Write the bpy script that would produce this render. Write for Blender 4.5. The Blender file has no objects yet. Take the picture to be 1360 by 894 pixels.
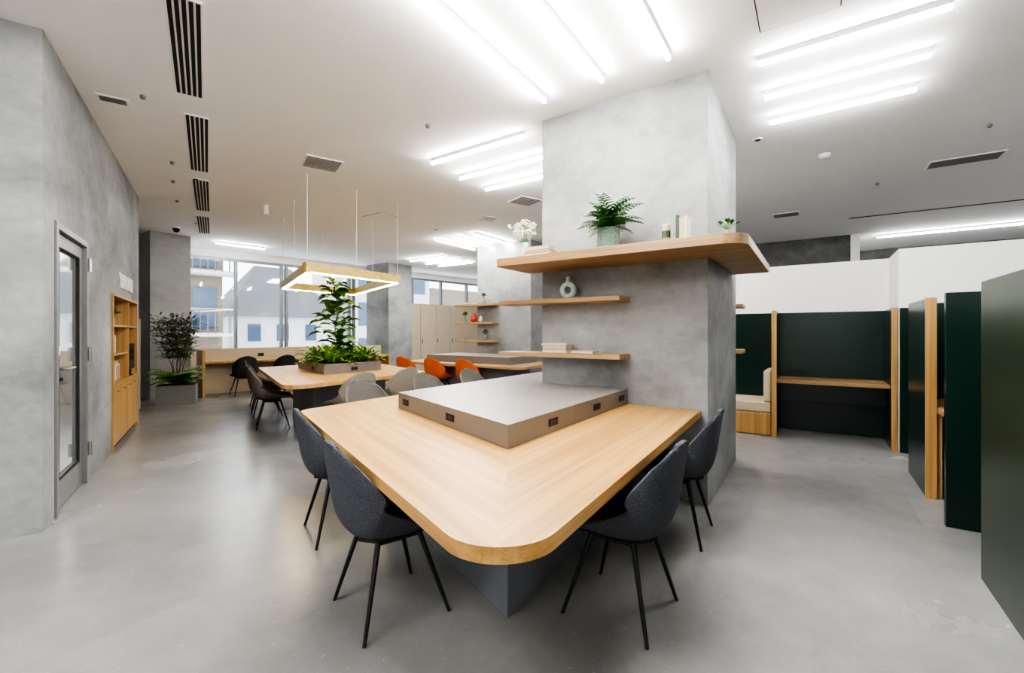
import bpy, math, random
from mathutils import Vector
R=random.Random(7)
sc=bpy.context.scene
H=3.4
# ---------------- materials ----------------
def newmat(name):
    m=bpy.data.materials.new(name); m.use_nodes=True
    nt=m.node_tree; b=nt.nodes['Principled BSDF']
    return m,nt,b
def plain(name,col,rough=.5,metal=0,emis=None,es=0,var=.06,scale=30,trans=0,bump=0):
    m,nt,b=newmat(name)
    tc=nt.nodes.new('ShaderNodeTexCoord'); n=nt.nodes.new('ShaderNodeTexNoise'); n.inputs['Scale'].default_value=scale
    r=nt.nodes.new('ShaderNodeValToRGB')
    nt.links.new(tc.outputs['Object'],n.inputs['Vector']); nt.links.new(n.outputs['Fac'],r.inputs['Fac'])
    r.color_ramp.elements[0].position=.3; r.color_ramp.elements[1].position=.7
    r.color_ramp.elements[0].color=(*[c*(1-var) for c in col],1); r.color_ramp.elements[1].color=(*[min(1,c*(1+var)) for c in col],1)
    nt.links.new(r.outputs['Color'],b.inputs['Base Color'])
    b.inputs['Roughness'].default_value=rough; b.inputs['Metallic'].default_value=metal
    if trans: b.inputs['Transmission Weight'].default_value=trans
    if emis: b.inputs['Emission Color'].default_value=(*emis,1); b.inputs['Emission Strength'].default_value=es
    if bump:
        bp=nt.nodes.new('ShaderNodeBump'); bp.inputs['Strength'].default_value=bump; bp.inputs['Distance'].default_value=.01
        nt.links.new(n.outputs['Fac'],bp.inputs['Height']); nt.links.new(bp.outputs['Normal'],b.inputs['Normal'])
    return m
def concrete(name,c0,c1,rough=.7,s=1.0,speck=False,bump=.12,lo=.45,hi=.88):
    m,nt,b=newmat(name); L=nt.links.new
    tc=nt.nodes.new('ShaderNodeTexCoord')
    st=nt.nodes.new('ShaderNodeMapping'); st.inputs['Scale'].default_value=(1,1,1 if speck else 1.5); L(tc.outputs['Object'],st.inputs['Vector'])
    n1=nt.nodes.new('ShaderNodeTexNoise'); n1.inputs['Scale'].default_value=.9*s; n1.inputs['Detail'].default_value=9; n1.inputs['Roughness'].default_value=.56; n1.inputs['Distortion'].default_value=.3
    n2=nt.nodes.new('ShaderNodeTexNoise'); n2.inputs['Scale'].default_value=8*s; n2.inputs['Detail'].default_value=8; n2.inputs['Roughness'].default_value=.7
    n3=nt.nodes.new('ShaderNodeTexNoise'); n3.inputs['Scale'].default_value=90; n3.inputs['Detail'].default_value=2
    for n in (n1,n2,n3): L(st.outputs[0],n.inputs['Vector'])
    a=nt.nodes.new('ShaderNodeMath'); a.operation='MULTIPLY_ADD'; L(n2.outputs['Fac'],a.inputs[0]); a.inputs[1].default_value=.33; L(n1.outputs['Fac'],a.inputs[2])
    r=nt.nodes.new('ShaderNodeValToRGB'); L(a.outputs[0],r.inputs['Fac'])
    r.color_ramp.elements[0].position=lo; r.color_ramp.elements[1].position=hi
    r.color_ramp.elements[0].color=(*c0,1); r.color_ramp.elements[1].color=(*c1,1)
    out=r.outputs['Color']
    if speck:
        v=nt.nodes.new('ShaderNodeTexVoronoi'); v.inputs['Scale'].default_value=20; L(tc.outputs['Object'],v.inputs['Vector'])
        r2=nt.nodes.new('ShaderNodeValToRGB'); L(v.outputs['Distance'],r2.inputs['Fac'])
        r2.color_ramp.elements[0].position=.05; r2.color_ramp.elements[0].color=(.4,.4,.4,1)
        r2.color_ramp.elements[1].position=.10; r2.color_ramp.elements[1].color=(0,0,0,1)
        mx=nt.nodes.new('ShaderNodeMix'); mx.data_type='RGBA'; L(r2.outputs['Color'],mx.inputs['Factor']); L(out,mx.inputs['A']); mx.inputs['B'].default_value=(.5,.5,.49,1)
        out=mx.outputs['Result']
        br=nt.nodes.new('ShaderNodeTexBrick'); mp=nt.nodes.new('ShaderNodeMapping'); mp.inputs['Rotation'].default_value=(0,0,math.radians(34)); mp.inputs['Location'].default_value=(.4,.3,0); L(tc.outputs['Object'],mp.inputs['Vector']); L(mp.outputs[0],br.inputs['Vector'])
        br.inputs['Scale'].default_value=1; br.inputs['Brick Width'].default_value=1.3; br.inputs['Row Height'].default_value=.8; br.inputs['Mortar Size'].default_value=0
        br.inputs['Color1'].default_value=(1,1,1,1); br.inputs['Color2'].default_value=(.78,.78,.78,1)
        n4=nt.nodes.new('ShaderNodeTexNoise'); n4.inputs['Scale'].default_value=.4; n4.inputs['Detail'].default_value=2; L(tc.outputs['Object'],n4.inputs['Vector'])
        r4=nt.nodes.new('ShaderNodeMapRange'); L(n4.outputs['Fac'],r4.inputs['Value']); r4.inputs['From Min'].default_value=.35; r4.inputs['From Max'].default_value=.7
        m2=nt.nodes.new('ShaderNodeMix'); m2.data_type='RGBA'; m2.blend_type='MULTIPLY'; L(r4.outputs[0],m2.inputs['Factor'])
        L(out,m2.inputs['A']); L(br.outputs['Color'],m2.inputs['B']); out=m2.outputs['Result']
    L(out,b.inputs['Base Color'])
    rr=nt.nodes.new('ShaderNodeMapRange'); L(n1.outputs['Fac'],rr.inputs['Value']); rr.inputs['To Min'].default_value=rough-.08; rr.inputs['To Max'].default_value=rough+.08; L(rr.outputs[0],b.inputs['Roughness'])
    bp=nt.nodes.new('ShaderNodeBump'); bp.inputs['Strength'].default_value=bump; bp.inputs['Distance'].default_value=.004; L(n3.outputs['Fac'],bp.inputs['Height']); L(bp.outputs['Normal'],b.inputs['Normal'])
    return m
def wood(name,ang,c0=(.47,.29,.13),c1=(.66,.45,.24),rough=.42,axis='H'):
    """grain runs along direction ang (world degrees) or vertical"""
    m,nt,b=newmat(name); L=nt.links.new
    tc=nt.nodes.new('ShaderNodeTexCoord'); mp=nt.nodes.new('ShaderNodeMapping'); mp.vector_type='POINT'
    mp.inputs['Rotation'].default_value=(0,0,-math.radians(ang)); L(tc.outputs['Object'],mp.inputs['Vector'])
    def nz(sc3,scale,det):
        q=nt.nodes.new('ShaderNodeMapping'); q.inputs['Scale'].default_value=sc3; L(mp.outputs[0],q.inputs['Vector'])
        n=nt.nodes.new('ShaderNodeTexNoise'); n.inputs['Scale'].default_value=scale; n.inputs['Detail'].default_value=det; L(q.outputs[0],n.inputs['Vector']); return n.outputs['Fac']
    if axis=='H': A=(.6,18,18); Bs=(1.5,110,110)
    else: A=(18,18,.6); Bs=(110,110,1.5)
    f1=nz(A,1,4); f2=nz(Bs,1,2)
    a=nt.nodes.new('ShaderNodeMath'); a.operation='MULTIPLY_ADD'; L(f2,a.inputs[0]); a.inputs[1].default_value=.6; L(f1,a.inputs[2])
    r=nt.nodes.new('ShaderNodeValToRGB'); L(a.outputs[0],r.inputs['Fac']); r.color_ramp.elements[0].position=.60; r.color_ramp.elements[1].position=.98
    r.color_ramp.elements[0].color=(*c0,1); r.color_ramp.elements[1].color=(*c1,1); L(r.outputs['Color'],b.inputs['Base Color'])
    b.inputs['Roughness'].default_value=rough
    return m
M={}
M['conc']=concrete('concrete_wall',(.125,.132,.135),(.37,.373,.373))
M['conc_lit']=concrete('concrete_lit',(.28,.285,.285),(.48,.48,.48))  # lit copy of the wall concrete, brightens the far-left columns through colour
M['concdark']=concrete('concrete_dark',(.05,.05,.05),(.16,.16,.16),s=2)
M['floor']=concrete('polished_concrete_floor',(.165,.165,.163),(.31,.308,.303),rough=.25,s=.6,speck=True,bump=.015,lo=.42,hi=.90)
M['ceil']=plain('ceiling_paint',(.88,.88,.885),.9,var=.01,scale=3)
M['white']=plain('white_paint',(.84,.84,.83),.7,var=.01)
T0,T1=(.34,.18,.048),(.52,.305,.098)
M['woodA']=wood('oak_grain_right',57,T0,T1); M['woodC']=wood('oak_grain_left',124,T0,T1); M['woodB']=wood('oak_shelf',-34.2,(.20,.113,.045),(.39,.24,.11))
M['woodV']=wood('oak_vertical',0,(.29,.155,.047),(.50,.30,.11),axis='V')
M['woodP']=wood('pendant_wood',0,(.44,.30,.06),(.60,.44,.11))
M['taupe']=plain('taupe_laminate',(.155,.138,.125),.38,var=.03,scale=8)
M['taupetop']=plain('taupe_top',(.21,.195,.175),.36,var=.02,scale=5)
M['base']=plain('grey_laminate',(.16,.17,.195),.45,var=.04,scale=5)
M['black']=plain('black_metal',(.005,.005,.006),.4)
M['seat']=plain('black_upholstery',(.010,.010,.012),.8,var=.3,scale=200)
M['fabric']=plain('charcoal_fabric',(.056,.059,.072),.95,var=.7,scale=260,bump=.4)
M['fabricg']=plain('grey_fabric',(.115,.105,.092),.95,var=.5,scale=260,bump=.4)
M['fabricb']=plain('taupe_fabric',(.20,.175,.13),.95,var=.4,scale=260,bump=.4)
M['fabrico']=plain('rust_orange_fabric',(.40,.085,.02),.9,var=.2,scale=200,bump=.3)
M['green']=plain('dark_green_panel',(.0060,.021,.0155),.24,var=.02,scale=1)
M['green_sheen']=plain('green_panel_sheen',(.018,.029,.016),.3,var=.02,scale=1)  # same green panel, reflected sheen painted in as a lighter olive
M['beige']=plain('beige_panel',(.46,.38,.28),.6,var=.03,scale=4)
M['cream']=plain('cream_leather',(.50,.41,.28),.6,var=.05)
M['metal']=plain('grey_metal',(.20,.20,.20),.4,metal=.3)
M['alu']=plain('aluminium_frame',(.22,.24,.26),.4,metal=.4)
M['chrome']=plain('brushed_steel',(.6,.6,.6),.25,metal=1)
M['dark']=plain('dark_slot',(.012,.012,.012),.8)
M['lamp']=plain('led_tube',(1,1,1),.5,emis=(1,.985,.965),es=118)
M['lampside']=plain('led_tube_side',(1,1,1),.5,emis=(1,.985,.965),es=66)
M['lampw']=plain('led_warm',(1,1,1),.5,emis=(1,.80,.48),es=24)
M['leaf']=plain('leaf_green',(.035,.14,.015),.45,var=.5,scale=9)
M['leaf2']=plain('leaf_yellow_green',(.15,.30,.03),.5,var=.4,scale=9)
M['leaf3']=plain('leaf_olive',(.065,.12,.045),.55,var=.4,scale=12)
M['stem']=plain('stem_brown',(.12,.08,.04),.8)
M['soil']=plain('soil',(.03,.02,.015),1,var=.4,scale=60)
M['flower']=plain('white_flower',(.72,.75,.62),.8)
M['pot']=plain('glazed_pot',(.15,.23,.19),.3,var=.4,scale=90)
M['cer']=plain('pale_ceramic',(.50,.58,.55),.4)
M['red']=plain('red_ceramic',(.5,.03,.01),.4)
M['planter']=plain('grey_planter',(.18,.18,.17),.7)
M['bk1']=plain('book_cover_cream',(.5,.40,.25),.7); M['bk2']=plain('book_cover_green',(.03,.06,.03),.6)
M['bk3']=plain('book_cover_red',(.2,.05,.03),.6); M['page']=plain('book_pages',(.62,.56,.44),.9)
M['screen']=plain('tv_glass',(.01,.01,.012),.1)
M['tile']=plain('building_tile',(.19,.155,.125),.8,var=.1,scale=3); M['bwhite']=plain('building_white',(.50,.50,.50),.8); M['broof']=plain('building_roof',(.13,.138,.15),.8)
M['bblue']=plain('building_glass',(.06,.10,.17),.2)
g,nt,b=newmat('window_glass'); nt.nodes.remove(b)
tr=nt.nodes.new('ShaderNodeBsdfTransparent'); gl=nt.nodes.new('ShaderNodeBsdfGlossy'); gl.inputs['Roughness'].default_value=.03; mx=nt.nodes.new('ShaderNodeMixShader'); mx.inputs[0].default_value=.06
nt.links.new(tr.outputs[0],mx.inputs[1]); nt.links.new(gl.outputs[0],mx.inputs[2]); nt.links.new(mx.outputs[0],nt.nodes['Material Output'].inputs[0]); M['glass']=g
M['dglass']=plain('door_glass',(.50,.52,.53),.05,metal=.65,var=.05,scale=2)

# ---------------- builder ----------------
class B:
    def __init__(s): s.v=[];s.f=[];s.m=[];s.sm=[];s.mats=[];s.o=(0,0,0);s.a=0
    def fr(s,o,ang): s.o=o if len(o)==3 else (*o,0); s.a=math.radians(ang); return s
    def T(s,p):
        c,q=math.cos(s.a),math.sin(s.a); return (s.o[0]+p[0]*c-p[1]*q,s.o[1]+p[0]*q+p[1]*c,s.o[2]+p[2])
    def mi(s,k):
        if k not in s.mats: s.mats.append(k)
        return s.mats.index(k)
    def add(s,vs,fs,k,smooth=False):
        n=len(s.v); s.v+= [s.T(p) for p in vs]; i=s.mi(k)
        for f in fs: s.f.append([n+j for j in f]); s.m.append(i); s.sm.append(smooth)
    def prism(s,pts,z0,z1,k,top=None):
        a=sum(pts[i][0]*pts[(i+1)%len(pts)][1]-pts[(i+1)%len(pts)][0]*pts[i][1] for i in range(len(pts)))
        if a<0: pts=pts[::-1]
        n=len(pts); vs=[(*p,z0) for p in pts]+[(*p,z1) for p in pts]
        fs=[[i,(i+1)%n,n+(i+1)%n,n+i] for i in range(n)]+[list(range(n))[::-1]]
        if top and top!=k:
            s.add(vs,fs,k); s.add([(*p,z1) for p in pts],[list(range(n))],top)
        else: s.add(vs,fs+[list(range(n,2*n))],k)
    def bx(s,x0,x1,y0,y1,z0,z1,k,top=None):
        s.prism([(x0,y0),(x1,y0),(x1,y1),(x0,y1)],z0,z1,k,top)
    def tube(s,p0,p1,r0,r1,k,n=8):
        p0=Vector(p0);p1=Vector(p1);d=(p1-p0).normalized(); u=d.orthogonal().normalized(); w=d.cross(u)
        vs=[]
        for p,r in((p0,r0),(p1,r1)):
            for i in range(n):
                t=2*math.pi*i/n; vs.append(tuple(p+(u*math.cos(t)+w*math.sin(t))*r))
        s.add(vs,[[i,(i+1)%n,n+(i+1)%n,n+i] for i in range(n)],k,True)
        s.add(vs,[list(range(n))[::-1],list(range(n,2*n))],k)
    def lathe(s,prof,k,c=(0,0,0),n=20):
        vs=[];
        for r,z in prof:
            for i in range(n):
                t=2*math.pi*i/n; vs.append((c[0]+r*math.cos(t),c[1]+r*math.sin(t),c[2]+z))
        fs=[[j*n+i,j*n+(i+1)%n,(j+1)*n+(i+1)%n,(j+1)*n+i] for j in range(len(prof)-1) for i in range(n)]
        s.add(vs,fs,k,True)
    def ball(s,c,r,k,n=8,m=6):
        s.lathe([(max(.0005,r*math.sin(math.pi*j/m)),-r*math.cos(math.pi*j/m)) for j in range(m+1)],k,c,n)
    def grid(s,g,k,smooth=True,flip=False):
        nr,nc=len(g),len(g[0]); fs=[]
        for i in range(nr-1):
            for j in range(nc-1):
                q=[i*nc+j,i*nc+j+1,(i+1)*nc+j+1,(i+1)*nc+j]; fs.append(q[::-1] if flip else q)
        s.add([tuple(p) for r in g for p in r],fs,k,smooth)
    def leaf(s,p,d,L,W,k,droop=.2,up=Vector((0,0,1))):
        p=Vector(p);d=Vector(d).normalized(); sd=d.cross(up)
        if sd.length<.05: sd=Vector((1,0,0))
        sd.normalize(); nn=sd.cross(d)
        a=p; m1=p+d*L*.35; m2=p+d*L*.72-nn*L*droop*.4; e=p+d*L-nn*L*droop
        h=nn*W*.18
        vs=[a,m1+sd*W*.5+h,m1,m1-sd*W*.5+h,m2+sd*W*.42+h,m2,m2-sd*W*.42+h,e]
        s.add([tuple(x) for x in vs],[[0,1,2],[0,2,3],[2,1,4,5],[3,2,5,6],[5,4,7],[6,5,7]],k,True)
    def mesh(s,name):
        me=bpy.data.meshes.new(name); me.from_pydata(s.v,[],s.f); 
        for k in s.mats: me.materials.append(M[k])
        me.polygons.foreach_set('material_index',s.m); me.polygons.foreach_set('use_smooth',s.sm); me.update(); return me
    def make(s,name,loc=None,rot=0,bevel=0):
        """without loc the geometry is in world coords; its origin is moved to its own footprint centre"""
        if loc is None:
            lo=[min(v[i] for v in s.v) for i in range(3)]; hi=[max(v[i] for v in s.v) for i in range(3)]
            c=((lo[0]+hi[0])/2,(lo[1]+hi[1])/2,lo[2]); s.v=[(v[0]-c[0],v[1]-c[1],v[2]-c[2]) for v in s.v]; loc=c
        return put(name,s.mesh(name),loc,rot,bevel)
def put(name,me,loc=(0,0,0),rot=0,bevel=0):
    o=bpy.data.objects.new(name,me); sc.collection.objects.link(o); o.location=loc; o.rotation_euler=(0,0,math.radians(rot))
    if bevel:
        bm=o.modifiers.new('Bevel','BEVEL'); bm.width=bevel; bm.segments=2; bm.limit_method='ANGLE'; bm.angle_limit=math.radians(50)
    return o
def arc(P,A_,C_,r,n=10):
    P=Vector(P);a=(Vector(A_)-P).normalized();c=(Vector(C_)-P).normalized()
    th=a.angle(c); t=r/math.tan(th/2); ctr=P+(a+c).normalized()*(r/math.sin(th/2))
    s0=P+a*t; s1=P+c*t; a0=math.atan2(*(s0-ctr).yx); a1=math.atan2(*(s1-ctr).yx)
    d=(a1-a0+math.pi)%(2*math.pi)-math.pi
    return [(ctr.x+r*math.cos(a0+d*i/n),ctr.y+r*math.sin(a0+d*i/n)) for i in range(n+1)]
def rpoly(pts,rad):
    out=[]
    for i,p in enumerate(pts):
        r=rad[i]
        out+= arc(p,pts[i-1],pts[(i+1)%len(pts)],r) if r>0 else [tuple(p)]
    return out
AU=Vector((.562,.827)); BU=Vector((.827,-.562)); FA=-34.2   # frame: x = BU, y = AU

# ---------------- room shell ----------------
room=[(-7.9,-3.2),(9.5,-3.2),(13.2,8.1),(8.5,11.3),(7.2,9.2),(3.5,11.7),(3.2,21.9),(-10.6,7.46),(-7.6,5.5),(-6.4,5.66),(-4.7,3.2),(-7.9,.1)]
b=B(); b.prism(room,-.15,0,'floor'); b.make('floor')
b=B(); b.prism(room,H,H+.15,'ceil'); b.make('ceiling')
def wall(name,p,q,z0=0,z1=H,th=.15,k='conc'):
    p=Vector(p);q=Vector(q);d=(q-p).normalized(); n=Vector((d.y,-d.x))*th
    b=B(); b.prism([tuple(p),tuple(q),tuple(q+n),tuple(p+n)],z0,z1,k); return b.make(name)
wall('wall_rear',(-7.9,-3.2),(9.5,-3.2),k='white'); wall('wall_right',(9.5,-3.2),(13.2,8.1),k='white')
wall('wall_back_right',(13.2,8.1),(8.5,11.3),k='concdark'); wall('wall_jog',(8.5,11.3),(7.2,9.2),k='white')
wall('wall_back',(7.2,9.2),(3.5,11.7),k='concdark'); wall('wall_back_side',(3.5,11.7),(3.2,21.9),k='white')
wall('wall_alcove_side',(-10.6,7.46),(-7.6,5.5),k='white'); wall('wall_alcove_end',(-7.6,5.5),(-6.4,5.66),k='white')
wall('wall_left_rear',(-7.9,.1),(-7.9,-3.2),k='white')
LW=(-3.17,3.0); LA=123.7
b=B().fr(LW,LA)
th=.42
b.bx(0,.258,0,th,0,H,'conc'); b.bx(.258,1.226,0,th,2.17,H,'conc'); b.bx(.258,1.226,.3,th,0,2.17,'conc'); b.bx(1.226,2.36,0,th,0,H,'conc')
b.bx(2.36,4.22,0,th,1.80,H,'conc'); b.bx(2.36,4.22,.36,th,0,1.80,'conc'); b.bx(4.22,4.5,0,th,0,H,'conc')
b.bx(0,.15,th,5.6,0,H,'conc')
b.bx(4.35,4.5,th,1.2,0,H,'conc')
b.make('wall_left')
# door
b=B().fr(LW,LA)
b.bx(.262,.312,-.015,.1,0,2.165,'metal'); b.bx(1.172,1.222,-.015,.1,0,2.165,'metal'); b.bx(.312,1.172,-.015,.1,2.115,2.165,'metal')
b.bx(.318,.44,.02,.06,.01,2.108,'metal'); b.bx(1.05,1.166,.02,.06,.01,2.108,'metal'); b.bx(.44,1.05,.02,.06,.01,.24,'metal'); b.bx(.44,1.05,.02,.06,1.99,2.108,'metal')
b.bx(.44,1.05,.035,.045,.24,1.99,'dglass')
for z in(.44,1.035): b.bx(z,z+.015,.012,.03,.23,2.0,'dark')
b.bx(.44,1.05,.012,.03,.225,.24,'dark'); b.bx(.44,1.05,.012,.03,1.99,2.005,'dark')
for z in(.25,1.1,1.9): b.tube((1.185,-.03,z),(1.185,-.03,z+.12),.014,.014,'chrome')
b.bx(.355,.395,.005,.02,.98,1.16,'chrome'); b.tube((.375,.01,1.08),(.375,-.06,1.08),.012,.012,'chrome'); b.tube((.37,-.06,1.08),(.51,-.06,1.08),.011,.011,'chrome')
b.tube((.375,.01,1.0),(.375,-.02,1.0),.014,.014,'dark'); b.bx(.35,.41,.0,.02,1.18,1.25,'white')
b.make('door_1',bevel=.003)
# bookcase in recess
b=B().fr(LW,LA)
x0,x1=2.365,4.215
b.bx(x0,x1,.33,.355,.0,1.795,'woodV')
for x in(x0,x1-.03,): b.bx(x,x+.03,-.02,.33,.0,1.795,'woodV')
for x in(x0+1.12,): b.bx(x,x+.025,-.01,.33,.76,1.79,'woodV')
for z in(.73,1.765): b.bx(x0+.03,x1-.03,-.03,.33,z,z+.03,'woodV')
for z in(1.08,1.42): b.bx(x0+.03,x0+1.12,-.005,.33,z,z+.022,'woodV')
b.bx(x0+1.145,x1-.03,-.005,.33,1.42,1.442,'woodV')
b.bx(x0+.03,x1-.03,.02,.33,0,.06,'dark')
for i in range(4):
    w=(x1-x0-.06)/4; b.bx(x0+.03+i*w+.005,x0+.03+(i+1)*w-.005,-.02,0,.07,.72,'woodV'); b.bx(x0+.03+i*w+w*.45,x0+.03+i*w+w*.55,-.03,-.02,.66,.67,'dark')
b.bx(x0+.03,x1-.03,0,.01,.06,.73,'dark')
b.make('bookcase',bevel=.002)
b=B().fr(LW,LA)
for (sx,z,n) in((.1,1.10,7),(.12,.76,5),(.65,.76,11),(.62,1.10,6)):
    x=x0+sx
    for i in range(n):
        w=R.uniform(.018,.035); h=R.uniform(.17,.24); b.bx(x,x+w,.06,.24,z+.003,z+h,R.choice(['bk1','bk2','bk3','page'])); x+=w+.002
b.make('books')
b=B().fr(LW,LA); b.bx(3.60,4.12,.0,.03,.85,1.2,'screen'); b.bx(3.82,3.90,.01,.05,.765,.85,'dark'); b.bx(3.75,3.97,.0,.14,.761,.77,'dark'); b.make('monitor',bevel=.003)
def vase_small(name,loc,k='cer',h=.14,plant=None):
    b=B(); b.lathe([(.001,0),(h*.28,0),(h*.36,h*.3),(h*.3,h*.7),(h*.16,h*.85),(h*.2,h),(h*.16,h*.99),(.001,h*.9)],k)
    if plant:
        for i in range(22):
            a=R.uniform(0,6.28); e=R.uniform(.5,1.4); d=Vector((math.cos(a)*math.cos(e),math.sin(a)*math.cos(e),math.sin(e)))
            p=Vector((0,0,h*.9)); q=p+d*h*R.uniform(.4,.8); b.tube(p,q,.0015,.001,plant,4); b.leaf(q,d,h*.45,h*.28,plant)
    return b.make(name,loc)
c,s_=math.cos(math.radians(LA)),math.sin(math.radians(LA))
def LWp(x,y,z): return (LW[0]+x*c-y*s_,LW[1]+x*s_+y*c,z)
vase_small('small_potted_plant',LWp(3.2,.12,1.443),'pot',.12,'leaf'); vase_small('small_potted_plant',LWp(2.68,.12,1.443),'pot',.12,'leaf3')
cu=bpy.data.curves.new('wall_sign','FONT'); cu.body='LIBRARY'; cu.size=.26; cu.extrude=.008; cu.align_x='CENTER'
o=bpy.data.objects.new('wall_sign_lettering',cu); sc.collection.objects.link(o); o.data.materials.append(M['white']); o.location=LWp(3.3,-.012,1.9); o.rotation_euler=(math.radians(90),0,math.radians(LA-180))
# far-left columns and alcove partition
b=B().fr((-7.25,8.9),FA); b.bx(-.75,0,0,.7,0,H,'conc_lit'); b.make('concrete_column')
b=B().fr((-7.3,9.95),43); b.bx(-.7,0,0,.45,0,H,'conc_lit'); b.make('concrete_column')
b=B().fr((-6.5,7.95),LA-90); b.bx(-.9,-.12,0,.05,0,1.6,'beige'); b.make('beige_partition')

# ---------------- window wall ----------------
WO=(-7.7,10.5); WA=46.2
b=B().fr(WO,WA); b.bx(-4.3,16.2,0,.2,0,.9,'beige'); b.bx(-4.3,16.2,0,.2,3.22,H,'white'); b.bx(-4.3,-.35,0,.2,.9,3.22,'conc'); b.make('wall_window')
b=B().fr(WO,WA)
xs=[-.32,1.044,2.13,2.26,4.06,4.2,5.2,6.3,7.5,8.7,9.9,11.1,12.3,13.5,14.8,16.1]
for x in xs: b.bx(x-.03,x+.03,.02,.14,.961,3.159,'alu')
b.bx(-.35,16.1,.02,.14,.901,.96,'alu'); b.bx(-.35,16.1,.02,.14,3.16,3.219,'alu')
b.bx(-.35,16.1,.075,.085,.96,3.16,'glass'); b.make('window_1')
b=B().fr((-4.05,13.25),FA); b.bx(-.45,.55,0,.9,0,H,'conc'); b.make('concrete_column')
b=B().fr((-3.42,14.12),WA)
for i in range(6):
    b.bx(i*.62,i*.62+.61,0,.42,.08,2.3,'beige'); b.bx(i*.62+.05,i*.62+.07,-.015,0,1.0,1.15,'dark')
b.bx(0,3.72,.03,.42,0,.08,'dark'); b.make('storage_lockers',bevel=.004)
b=B().fr((-6.45,9.25),WA)
b.bx(0,4.4,.5,.55,0,1.0,'beige'); b.bx(0.05,4.4,0,.5,.70,.74,'woodC'); b.bx(0,.05,-.02,.5,0,.98,'woodV'); b.bx(4.35,4.4,0,.5,0,.70,'woodV')
for x in(1.2,2.3,3.4): b.bx(x,x+.12,.485,.5,.8,.87,'dark')
b.make('window_counter')
# outside buildings
b=B().fr(WO,WA)
b.bx(-7,2.6,8,14,-8,9,'tile')
for z in(-1.2,1.2,3.6,6):
    b.bx(-5,2.95,7.2,8,z,z+.15,'bwhite')
    for x in range(-20,12): b.bx(x*.24,x*.24+.04,7.2,7.24,z+.1,z+1.0,'broof')
    for x in(-3.5,-1.2,.4,1.6): b.bx(x,x+.8,7.95,8.02,z+.35,z+1.9,'bblue')
b.make('apartment_building')
b=B().fr(WO,WA); b.bx(4.2,9.6,13,18,-8,2.3,'bwhite')
b.add([(3.9,12.7,2.2),(9.9,12.7,2.2),(9.9,18.3,2.2),(3.9,18.3,2.2),(5.9,15.5,5.2),(7.9,15.5,5.2)],[[0,1,5,4],[1,2,5],[2,3,4,5],[3,0,4],[3,2,1,0]],'broof')
for x in(4.9,6.3,7.8): b.bx(x,x+.6,12.95,13.02,.9,1.8,'bblue')
b.make('hip_roof_house')
b=B().fr(WO,WA); b.bx(11,17,14,20,-8,7,'bwhite')
for x in range(4):
    for z in(-.5,1.8,4.1): b.bx(11.5+x*1.4,12.4+x*1.4,13.95,14.02,z,z+1.5,'bblue')
b.bx(18,34,17,22,-8,5,'tile'); b.make('office_building')

# ---------------- structural column + shelves ----------------
P0=(1.525,3.46)
b=B().fr(P0,FA); b.bx(-1.49,0,0,1.5,0,H,'conc'); b.make('concrete_column',bevel=.004)
b=B().fr(P0,FA)
b.prism(rpoly([(-1.64,-.56),(.33,-.56),(.33,1.21),(.004,1.21),(.004,-.004),(-1.64,-.004)],[.03,.16,.03,0,0,0]),1.93,2.0,'woodB'); b.make('wrap_shelf',bevel=.004)
def kp(x,y,z,o=P0): return (o[0]+x*BU.x+y*AU.x,o[1]+x*BU.y+y*AU.y,z)
for z in(1.615,1.13):
    b=B().fr(P0,FA); b.bx(-1.83,-.62,-.25,-.004,z,z+.04,'woodB'); b.make('wall_shelf',bevel=.003)
    b=B().fr(P0,FA); b.bx(-1.0,.06,1.504,1.75,z,z+.04,'woodB'); b.make('wall_shelf',bevel=.003)
P2=(.41,9.75)
b=B().fr(P2,FA); b.bx(-1.49,0,0,1.5,0,H,'conc'); b.make('concrete_column')
for z in(1.97,1.55,1.13):
    b=B().fr(P2,FA); b.bx(-2.0,-.85,-.25,-.004,z,z+.05,'woodB'); b.make('wall_shelf',bevel=.003)
def books_stack(name,loc,rot,n=3):
    b=B(); z=0
    for i in range(n):
        h=R.uniform(.02,.032); w=R.uniform(.2,.26); d=R.uniform(.14,.17); k=['bk1','bk3','page','bk2'][i%4]
        b.bx(-w/2,w/2,-d/2,d/2,z,z+.003,k); b.bx(-w/2,w/2-.005,-d/2+.005,d/2-.004,z+.003,z+h-.003,'page'); b.bx(-w/2,w/2,-d/2,d/2,z+h-.003,z+h,k); b.bx(-w/2,w/2,d/2-.004,d/2,z+.003,z+h-.003,k); z+=h+.0005
    return b.make(name,loc,rot)
def fern(b,c,n,L,k,rmin=.6,seg=13,wid=.16,el=(.5,1.35)):
    c=Vector(c)
    for i in range(n):
        a=6.283*i/n+R.uniform(-.3,.3); e=R.uniform(*el); l=L*R.uniform(rmin,1)
        h=Vector((math.cos(a),math.sin(a),0)); p=c.copy(); prev=p
        for j in range(1,seg+1):
            t=j/seg; ee=e-t*1.5
            p=prev+(h*math.cos(ee)+Vector((0,0,math.sin(ee))))*l/seg
            b.tube(prev,p,.002,.0015,k,3)
            d=(p-prev).normalized(); sd=d.cross(Vector((0,0,1))); 
            if sd.length>.05:
                sd.normalize(); w=l*wid*math.sin(math.pi*(.12+.88*t))*1.3+.006
                for q in(1,-1): b.leaf(p,(sd*q+d*.35),w,l/seg*.95,k,.15)
            prev=p
b=B(); b.lathe([(.001,0),(.07,0),(.085,.03),(.088,.19),(.08,.19),(.078,.16),(.001,.16)],'pot',n=24)
for i in range(12): b.lathe([(.0885,.012+i*.015),(.091,.018+i*.015),(.0885,.024+i*.015)],'pot',n=24)
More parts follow.
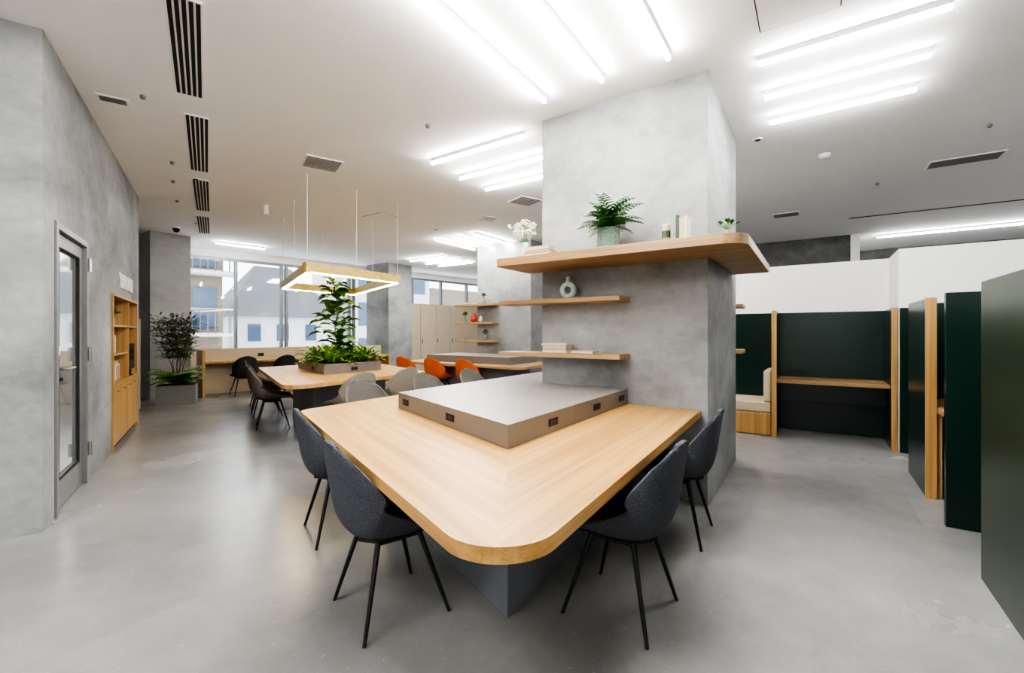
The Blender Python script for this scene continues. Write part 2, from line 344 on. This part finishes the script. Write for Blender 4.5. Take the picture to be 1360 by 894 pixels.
fern(b,(0,0,.17),24,.32,'leaf',el=(.6,1.2)); fern(b,(0,0,.17),22,.38,'leaf',el=(1.3,2.0)); b.make('potted_fern',kp(-.69,-.31,2.001))
b=B(); b.lathe([(.001,0),(.03,0),(.055,.04),(.05,.09),(.025,.13),(.035,.17),(.03,.17),(.02,.13),(.001,.02)],'cer')
for i in range(34):
    a=R.uniform(0,6.28); rr=R.uniform(.02,.14); t=Vector((rr*math.cos(a),rr*math.sin(a),R.uniform(.22,.35))); b.tube((0,0,.13),t,.0015,.001,'leaf',4)
    for j in range(9): b.ball(t+Vector([R.uniform(-.022,.022) for _ in range(3)]),.0075,'flower',5,4)
b.make('flower_vase',kp(-1.5,-.3,2.001))
books_stack('book_stack',kp(-1.26,-.42,2.001),-30,3)
b=B(); b.lathe([(.001,0),(.03,0),(.03,.13),(.027,.14),(.001,.14)],'bk1'); b.lathe([(.0305,.04),(.0305,.09)],'bk2'); b.make('candle_jar',kp(-.21,-.4,2.001))
b=B(); b.bx(-.035,-.012,-.07,.07,0,.19,'bk2'); b.bx(-.01,.02,-.07,.07,0,.175,'bk1'); b.bx(.022,.04,-.07,.07,0,.18,'page'); b.make('standing_books',kp(-.1,-.36,2.001),FA)
vase_small('small_potted_plant',kp(.17,-.2,2.001),'pot',.09,'leaf')
b=B(); n,m_=28,10; g=[]
for i in range(n+1):
    t=2*math.pi*i/n; g.append([((.055+.024*math.cos(2*math.pi*j/m_))*math.cos(t),.03*math.sin(2*math.pi*j/m_),.078+(.055+.024*math.cos(2*math.pi*j/m_))*math.sin(t)) for j in range(m_+1)])
b.grid(g,'cer'); b.lathe([(.022,.145),(.016,.17),(.018,.2),(.015,.2),(.012,.16)],'cer'); b.lathe([(.001,0),(.03,0),(.028,.02),(.001,.02)],'cer'); b.make('ring_vase',kp(-1.15,-.12,1.656),FA)
books_stack('book_stack',kp(-1.25,-.13,1.171),-34,3); books_stack('book_stack',kp(-.98,-.13,1.171),-32,1)
vase_small('small_potted_plant',kp(-1.2,-.13,2.021,P2),'pot',.13,'leaf3'); vase_small('ceramic_vase',kp(-1.5,-.125,1.601,P2),'red',.2); vase_small('ceramic_vase',kp(-1.3,-.125,1.601,P2),'cer',.14)
vase_small('small_potted_plant',kp(-1.75,-.13,1.601,P2),'pot',.13,'leaf'); vase_small('small_potted_plant',kp(-1.15,-.14,1.181,P2),'pot',.13,'leaf'); books_stack('book_stack',kp(-1.6,-.125,2.021,P2),-34,2)

# ---------------- tables ----------------
F=(-.03,1.10); Rr=(1.480,3.482); CL=(.286,4.290); CS=(.939,5.255); BK=(-.13,5.94); LC=(-1.67,3.49); MI=(-.02,2.32)
ar=arc(F,LC,Rr,.2,16); mid=ar[8]
b=B()
b.prism([mid]+ar[9:]+[Rr,CL,MI],.69,.74,'woodA')
b.prism([mid,MI,CL,CS,BK]+arc(LC,BK,F,.12)+ar[:8],.69,.74,'woodC')
b.prism([(-.02,2.1),(.98,3.68),(.28,4.28),(.62,4.8),(-.05,5.3),(-1.05,3.65)],0,.69,'base')
b.make('communal_table')
b=B(); box=[(-.02,2.32),(.990,3.812),(.285,4.292),(.82,5.1),(.35,5.47),(-.92,3.60)]
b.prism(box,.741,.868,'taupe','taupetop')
def outlet(b,p,q,t,z):
    p=Vector(p);q=Vector(q);c=p.lerp(q,t); a=math.degrees(math.atan2((q-p).y,(q-p).x)); o,aa=b.o,b.a
    b.fr(tuple(c),a)
    b.bx(-.055,.055,-.006,.004,z-.022,z+.022,'dark')
    for i in(-1,0,1): b.bx(i*.033-.012,i*.033+.012,-.009,-.006,z-.013,z+.013,'black')
    b.o,b.a=o,aa
for t in(.27,.64,.92): outlet(b,box[0],box[1],t,.805)
outlet(b,box[5],box[0],.58,.805); outlet(b,box[5],box[0],.1,.805)
b.make('table_power_box',bevel=.003)
T2=[(-2.56,5.0),(-1.35,7.0),(-3.26,9.75),(-4.46,7.8)]
b=B(); b.prism(rpoly(T2,[.2,.12,.12,.12]),.69,.74,'woodC')
ce=Vector((-2.9,7.4)); b.prism([tuple(ce+(Vector(p)-ce)*.55) for p in T2],0,.69,'base'); b.make('communal_table',bevel=.003)
PB=[(-2.72,6.43),(-2.15,7.3),(-3.1,8.5),(-3.67,7.63)]
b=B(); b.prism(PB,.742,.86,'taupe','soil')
for i in range(4):
    p,q=Vector(PB[i]),Vector(PB[(i+1)%4]); d=(q-p).normalized(); n=Vector((-d.y,d.x))*.03
    b.prism([tuple(p),tuple(q),tuple(q+n),tuple(p+n)],.86,.89,'taupe')
outlet(b,PB[0],PB[1],.5,.80); outlet(b,PB[3],PB[0],.6,.80)
pc=Vector((-2.92,7.4,.86))
prev=pc; 
for j in range(13):
    p=pc+Vector((.04*math.sin(j),.03*math.cos(j*1.3),.098*(j+1))); b.tube(prev,p,.012,.011,'stem',6)
    for q in range(9 if j<10 else 7):
        a=R.uniform(0,6.28); L=.12+.10*R.random(); e=R.uniform(-.1,.8); d=Vector((math.cos(a)*math.cos(e),math.sin(a)*math.cos(e),math.sin(e)))
        st=p+d*R.uniform(.04,.24 if 2<j<9 else .1); b.tube(p,st,.004,.003,'leaf',4); b.leaf(st,d,L*1.2,L,R.choice(['leaf','leaf','leaf2']),.35)
    prev=p
for i in range(50):
    x=R.random(); y=R.random(); p=Vector(PB[0]).lerp(Vector(PB[3]),.06+.88*x)+ (Vector(PB[1])-Vector(PB[0]))*(.1+.8*y)
    if R.random()<.5: fern(b,(p.x,p.y,.86),8,.46,R.choice(['leaf2','leaf']),seg=7,el=(.7,1.5))
    else:
        for q in range(11):
            a=R.uniform(0,6.28); e=R.uniform(.6,1.4); d=Vector((math.cos(a)*math.cos(e),math.sin(a)*math.cos(e),math.sin(e))); b.leaf((p.x,p.y,.87),d,R.uniform(.2,.42),.055,'leaf2',.5)
b.make('table_planter')
T3=[(.15,7.8),(-2.5,9.65),(-1.75,10.75),(-.86,10.58),(.38,9.72),(1.05,9.2)]
b=B(); b.prism(rpoly(T3,[.15,.12,.1,0,0,.1]),.69,.74,'woodB'); ce=Vector((-.6,9.3)); b.prism([tuple(ce+(Vector(p)-ce)*.6) for p in [(.15,7.8),(-2.5,9.65),(-1.9,10.5),(.9,9.0)]],0,.69,'base'); b.make('communal_table',bevel=.003)
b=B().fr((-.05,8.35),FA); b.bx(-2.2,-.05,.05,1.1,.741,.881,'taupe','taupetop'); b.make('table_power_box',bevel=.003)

# ---------------- chairs ----------------
def catmull(rows,n):
    out=[]
    for i in range(len(rows)-1):
        p0=rows[max(0,i-1)];p1=rows[i];p2=rows[i+1];p3=rows[min(len(rows)-1,i+2)]
        for j in range(n):
            t=j/n; out.append([.5*((2*b_)+(-a+c_)*t+(2*a-5*b_+4*c_-d)*t*t+(-a+3*b_-3*c_+d)*t**3) for a,b_,c_,d in zip(p0,p1,p2,p3)])
    out.append(list(rows[-1])); return out
def chair_mesh(name,k,arms=1.0,ws=1.13):
    b=B()
    rows=[(.245,.400,.16,0,.005),(.238,.420,.205,-.01,.012),(.12,.413,.228,-.01,.055*arms),(-.02,.392,.243,0,.12*arms),(-.14,.395,.248,.02,.175*arms),(-.215,.445,.250,.075,.16*arms),(-.25,.54,.248,.12,.095*arms),(-.268,.65,.236,.11,.03),(-.28,.735,.212,.08,.0),(-.288,.795,.18,.05,-.008),(-.292,.835,.13,.03,-.012),(-.294,.85,.075,.012,-.008)]
    rows=catmull(rows,3); nc=17; g=[]
    for y,z,w,dy,dz in rows:
        r=[]
        for j in range(nc):
            v=-1+2*j/(nc-1); r.append(Vector((ws*w*math.sin(v*math.pi/2*.86)/math.sin(math.pi/2*.86),y+dy*abs(v)**2.2,z+dz*abs(v)**2.4)))
        g.append(r)
    nr=len(g); off=[]
    for i in range(nr):
        r=[]
        for j in range(nc):
            a=g[min(nr-1,i+1)][j]-g[max(0,i-1)][j]; c_=g[i][min(nc-1,j+1)]-g[i][max(0,j-1)]; n=c_.cross(a)
            n=n.normalized() if n.length>1e-9 else Vector((0,0,1)); r.append(g[i][j]-n*.022)
        off.append(r)
    b.grid(g,k,True); b.grid(off,k,True,True)
    edge=[(0,j) for j in range(nc)]+[(i,nc-1) for i in range(1,nr)]+[(nr-1,j) for j in range(nc-2,-1,-1)]+[(i,0) for i in range(nr-2,-1,-1)]
    b.grid([[g[i][j] for i,j in edge],[ (g[i][j]+off[i][j])/2+((g[i][j]-Vector((0,-.05,.55)))).normalized()*.006 for i,j in edge],[off[i][j] for i,j in edge]],k,True,True)
    pad=[[Vector((w*v,y,.447+.012*(1-v*v)*(1-abs((y-.03)/.2)**3)-.02*(abs(v)>.99))) for v in(-1,-.9,-.5,0,.5,.9,1)] for y,w in((.225,.17),(.2,.2),(.1,.215),(-.05,.215),(-.15,.20),(-.2,.14))]
    b.grid(pad,'seat')
    for sx in(1,-1):
        for (ty,fy) in((.12,.215),(-.12,-.2)):
            b.tube((sx*.12,ty*.85,.385),(sx*.215,fy,0),.0135,.0085,'black',10)
        b.tube((sx*.12,.10,.38),(sx*.12,-.10,.38),.011,.011,'black')
    b.tube((.12,.1,.38),(-.12,.1,.38),.011,.011,'black'); b.tube((.12,-.1,.38),(-.12,-.1,.38),.011,.011,'black')
    b.tube((0,0,.36),(0,0,.385),.09,.1,'black',12)
    return b.mesh(name)
cm=chair_mesh('upholstered_chair_mesh','fabric'); cg=chair_mesh('grey_chair_mesh','fabricg'); cb=chair_mesh('taupe_chair_mesh','fabricb'); co=chair_mesh('orange_chair_mesh','fabrico'); ck=chair_mesh('black_chair_mesh','seat',.5,1.0)
def chair(me,x,y,face,name='dining_chair',back=.04):
    a=math.radians(face); put(name,me,(x-math.cos(a)*back,y-math.sin(a)*back,0),face-90)
fl=33.7; fr_=147.8
chair(cm,-.575,2.22,fl+4); chair(cm,-1.135,3.07,fl); chair(cm,.51,2.21,fr_-4); chair(cm,1.08,3.05,fr_)
chair(cg,-1.33,4.5,-32); chair(cg,-.82,5.26,-32); chair(cg,-.36,6.02,-32)
chair(cg,-3.42,6.42,fl-4); chair(cg,-3.98,7.27,fl); chair(cg,-4.5,8.12,fl)
chair(cb,-2.15,5.85,fr_); chair(cb,-1.75,6.6,fr_)
chair(co,-1.46,9.12,56,'orange_chair'); chair(co,-.76,8.66,56,'orange_chair'); chair(co,-2.15,9.62,56,'orange_chair')
for u in(.7,1.5,2.4): 
    p=Vector((-6.45,9.25))+u*Vector((.692,.722))-.18*Vector((-.722,.692)); chair(ck,p.x,p.y,WA+90,'counter_chair')

# ---------------- booths ----------------
L0=(2.576,2.44); t=1.63
b=B().fr(L0,FA); b.bx(0,.05,-2.4,0,0,t,'green_sheen'); b.bx(.05,1.5,-.8,-.75,0,t,'green'); b.make('booth_partition',bevel=.003)
b=B().fr(L0,FA); b.bx(0,1.5,.786,.836,0,t,'green'); b.bx(1.5,1.55,-2.4,2.27,0,t,'green'); b.make('booth_partition',bevel=.003)
b=B().fr(L0,FA); b.bx(0,.055,1.45,2.27,0,t,'green'); b.bx(-.006,.062,1.42,1.45,0,t+.006,'woodV'); b.bx(.055,1.5,2.22,2.27,0,t,'green'); b.make('booth_partition',bevel=.003)
b=B().fr(L0,FA); b.bx(.065,.7,1.25,2.2,.70,.74,'woodB'); b.bx(.65,.69,1.3,2.18,0,.7,'woodV'); b.bx(.065,.1,1.46,2.18,0,.70,'woodV'); b.make('booth_desk',bevel=.002)
Q0=(4.38,5.04)
b=B().fr(Q0,FA)
for x in(-1.24,-.055): b.bx(x,x+.05,.03,.72,0,t,'green'); b.bx(x-.003,x+.053,0,.03,0,t+.006,'woodV')
b.bx(-2.9,0,.72,.77,0,t,'green'); b.make('study_booth',bevel=.002)
b=B().fr(Q0,FA); b.bx(-1.188,-.058,.08,.715,.70,.74,'woodB'); b.bx(-1.188,-.058,.4,.43,.45,.70,'green'); b.make('booth_desk',bevel=.002)
b=B().fr(Q0,FA); b.bx(-1.08,-.9,.708,.719,.79,.84,'dark'); 
for i in(-1,0,1): b.bx(-.99+i*.05-.015,-.99+i*.05+.015,.703,.708,.8,.83,'black')
b.make('power_outlet')
b=B().fr(Q0,FA); b.bx(-1.8,-1.245,.05,.7,.0,.30,'woodV'); b.bx(-1.8,-1.25,.05,.7,.301,.44,'cream'); b.bx(-1.34,-1.25,.05,.7,.441,.85,'cream'); b.make('booth_bench',bevel=.02)
b=B().fr(Q0,FA); b.bx(-2.5,-1.95,.1,.68,.70,.74,'woodB'); b.tube((-2.2,.4,0.01),(-2.2,.4,.7),.03,.03,'black'); b.lathe([(.001,0),(.2,0),(.2,.015),(.001,.02)],'black',(-2.2,.4,0)); b.make('booth_table')
b=B().fr(Q0,FA); b.bx(-3.5,.1,.78,.88,0,2.3,'white'); b.bx(.005,.1,.0,.78,0,2.3,'white'); b.bx(.1,4.6,0,.1,0,2.3,'white'); b.make('wall_booth_screen')
b=B().fr(Q0,FA); b.bx(.01,3,-.05,-.003,0,t,'green'); b.make('booth_partition')

# ---------------- ceiling fittings ----------------
def lamp(p,d,L,name='linear_ceiling_light'):
    a=math.degrees(math.atan2(d[1],d[0])); b=B()
    b.bx(0,L,-.016,.016,H-.04,H-.001,'white'); b.bx(0.005,L-.005,-.014,.014,H-.064,H-.0405,'lampside'); b.bx(0.006,L-.006,-.0135,.0135,H-.066,H-.0645,'lamp'); b.make(name,(p[0],p[1],0),a)
for i,(x,y) in enumerate([(.287,3.84),(.719,3.53),(1.143,3.24)]): lamp((x,y),-AU,2.5)
for x,y in[(1.83,3.305),(2.148,3.78),(2.45,4.23)]: lamp((x,y),BU,1.05)
for x,y in[(-.95,5.24),(-.673,5.756),(-.368,6.21)]: lamp((x,y),BU,1.3)
for x,y in[(-1.63,9.6),(-1.2,9.3),(-.77,9.0)]: lamp((x,y),AU,1.3)
for x,y in[(-2.84,12.4),(-2.5,12.9),(-2.2,13.35)]: lamp((x,y),BU,1.3)
lamp((7.64,9.3),BU,3.2)
for x,y in[(2.2,9.0),(1.3,6.6),(1.6,7.1)]: lamp((x,y),BU,1.1)  # added lamps, hidden behind the column to give more light
for x,y in[(-4.6,-.4),(-4.3,.1),(-4.0,-2.0),(-2.6,.2),(-2.3,.7),(2.2,-1.2),(2.5,-.7),(5.0,-1),(5.3,-.5),(6.5,3.0),(6.8,3.5),(8,.5)]: lamp((x,y),BU,1.3)  # unseen lamps added behind and beside the camera to light the foreground
lamp((-6.6,9.9),(.69,.72),1.0)
for (x0_,y0_,x1_,y1_) in[(-2.0,2.7,-2.77,3.815),(-2.97,4.185,-3.94,5.6),(-4.16,5.93,-5.16,7.42),(-5.43,7.8,-6.3,9.1)]:
    d=Vector((x1_-x0_,y1_-y0_)); b=B(); L=d.length; b.bx(0,L,-.1,.1,H-.012,H-.001,'white')
    for i in range(5): b.bx(.015,L-.015,-.087+i*.037,-.063+i*.037,H-.016,H-.012,'dark')
    b.make('linear_air_vent',(x0_,y0_,0),math.degrees(math.atan2(d.y,d.x)))
def grille(x,y,w,h,a,n=8):
    b=B(); b.bx(-w/2,w/2,-h/2,h/2,H-.012,H-.001,'white')
    for i in range(n): yy=-h/2+.02+(h-.04)*i/n; b.bx(-w/2+.02,w/2-.02,yy,yy+(h-.04)/n*.55,H-.016,H-.012,'metal')
    b.make('ceiling_air_grille',(x,y,0),a)
grille(-3.5,3.9,.22,.14,LA-90,5); grille(-2.3,5.38,.42,.42,34,10); grille(-.43,7.96,.3,.3,34,6); grille(5.35,5.26,.65,.3,-34,9); grille(4.75,7.7,.4,.3,-34,6); grille(.2,6.9,.4,.4,34,6)
def hatch(x,y,w,a):
    b=B(); b.bx(-w/2,w/2,-w/2,w/2,H-.003,H-.001,'dark'); b.bx(-w/2+.008,w/2-.008,-w/2+.008,w/2-.008,H-.006,H-.003,'ceil'); b.make('ceiling_access_hatch',(x,y,0),a)
hatch(1.75,2.72,.45,FA); hatch(-2.3,7.9,.5,FA)
def disc(x,y,r,h,name='ceiling_downlight',k='white'):
    b=B(); b.lathe([(r,-.001),(r,-h*.4),(r*.7,-h),(.001,-h)],k,(0,0,H)); b.lathe([(r*.6,-h-.001),(.001,-h-.001)],'dark' if 'down' in name else k,(0,0,H)); b.make(name,(x,y,0))
disc(3.59,5.1,.06,.05,'smoke_detector')
for px,py in[(-3.19,3.84),(-4.08,5.33),(-4.57,5.99),(-5.2,6.9),(-.83,4.38),(5.0,6.08),(4.7,4.37),(1.2,7.2)]: disc(px,py,.022,.03,'sprinkler_head','metal')
for px,py in[(-4.2,5.9),(-1.5,8.8),(2.6,4.7),(-5.9,8.3)]: disc(px,py,.05,.012)
b=B(); b.tube((0,0,H-.001),(0,0,H-.05),.012,.012,'white'); b.tube((0,0,H-.05),(0,0,H-.2),.035,.035,'white',14); b.make('ceiling_spotlight',(-3.85,6.95,0))
b=B(); b.lathe([(.06,0),(.06,-.04),(.045,-.09),(.001,-.11)],'dark',(0,0,H-.001)); b.lathe([(.07,0),(.07,-.035)],'white',(0,0,H-.001)); b.make('security_camera',(-6.5,8.6,0))
b=B(); d=Vector((7.87-6.04,6.83-7.96)); b.bx(0,d.length+1.5,-.03,.03,H-.004,H-.001,'dark'); b.make('ceiling_track_slot',(6.04,7.96,0),math.degrees(math.atan2(d.y,d.x)))

# ---------------- pendant ----------------
N=Vector((-2.64,5.7)); cu_=Vector((-.5545,.832))*2.75; au_=Vector((.553,.833))*1.6
pp=[N,N+au_,N+au_+cu_,N+cu_]
b=B(); z=2.14
for i in range(4):
    p,q=pp[i],pp[(i+1)%4]; d=(q-p).normalized(); n=Vector((-d.y,d.x))*.09
    b.prism([tuple(p),tuple(q),tuple(q+n),tuple(p+n)],z,z+.12,'woodP')
    b.prism([tuple(p+d*.07+n*.2),tuple(q-d*.07+n*.2),tuple(q-d*.07+n*.8),tuple(p+d*.07+n*.8)],z-.008,z-.0005,'lampw')
    m=p+n*.5+d*.04; 
    b.tube((m.x,m.y,z+.09),(m.x,m.y,H),.004,.004,'white',6)
    m=p.lerp(q,.5)+n*.5; b.tube((m.x,m.y,z+.09),(m.x,m.y,H),.003,.003,'white',6)
b.make('pendant_frame_light')

# ---------------- floor plants ----------------
b=B(); b.bx(-.3,.3,-.22,.22,0,.36,'planter'); b.bx(-.27,.27,-.19,.19,.361,.365,'soil'); fern(b,(.05,-.05,.36),34,.55,'leaf',seg=12); fern(b,(-.05,.0,.36),24,.7,'leaf2',seg=10,el=(.9,1.5))
for k in range(7):
    a=k*.9; prev=Vector((.0,.0,.36))
    for j in range(9):
        p=prev+Vector((.028*math.cos(a)+R.uniform(-.03,.03),.028*math.sin(a)+R.uniform(-.03,.03),.13)); b.tube(prev,p,.007,.006,'stem',5)
        for q in range(14):
            aa=R.uniform(0,6.28); e=R.uniform(-.2,1); dd=Vector((math.cos(aa)*math.cos(e),math.sin(aa)*math.cos(e),math.sin(e))); l=R.uniform(.05,.2)
            if j>2: b.tube(p,p+dd*l,.002,.0015,'stem',3); b.leaf(p+dd*l,dd,.11,.036,'leaf3')
            if j>2: b.leaf(p+dd*l*.6,dd.cross(Vector((0,0,1))),.09,.03,'leaf3')
        prev=p
b.make('potted_olive_tree',(-6.4,8.5,0),30)

# ---------------- camera / world ----------------
w=bpy.data.worlds.new('World'); sc.world=w; w.use_nodes=True
bg=w.node_tree.nodes['Background']; bg.inputs[0].default_value=(.90,.95,1,1); bg.inputs[1].default_value=2.4
cam=bpy.data.cameras.new('Camera'); co_=bpy.data.objects.new('Camera',cam); sc.collection.objects.link(co_); sc.camera=co_
co_.location=(0,0,1.35); co_.rotation_euler=(math.radians(90),0,0); cam.sensor_width=36; cam.lens=590/1360*36; cam.shift_y=-5/1360; cam.clip_start=.05
sc.view_settings.view_transform='AgX'; sc.view_settings.look='AgX - High Contrast'; sc.view_settings.exposure=.78
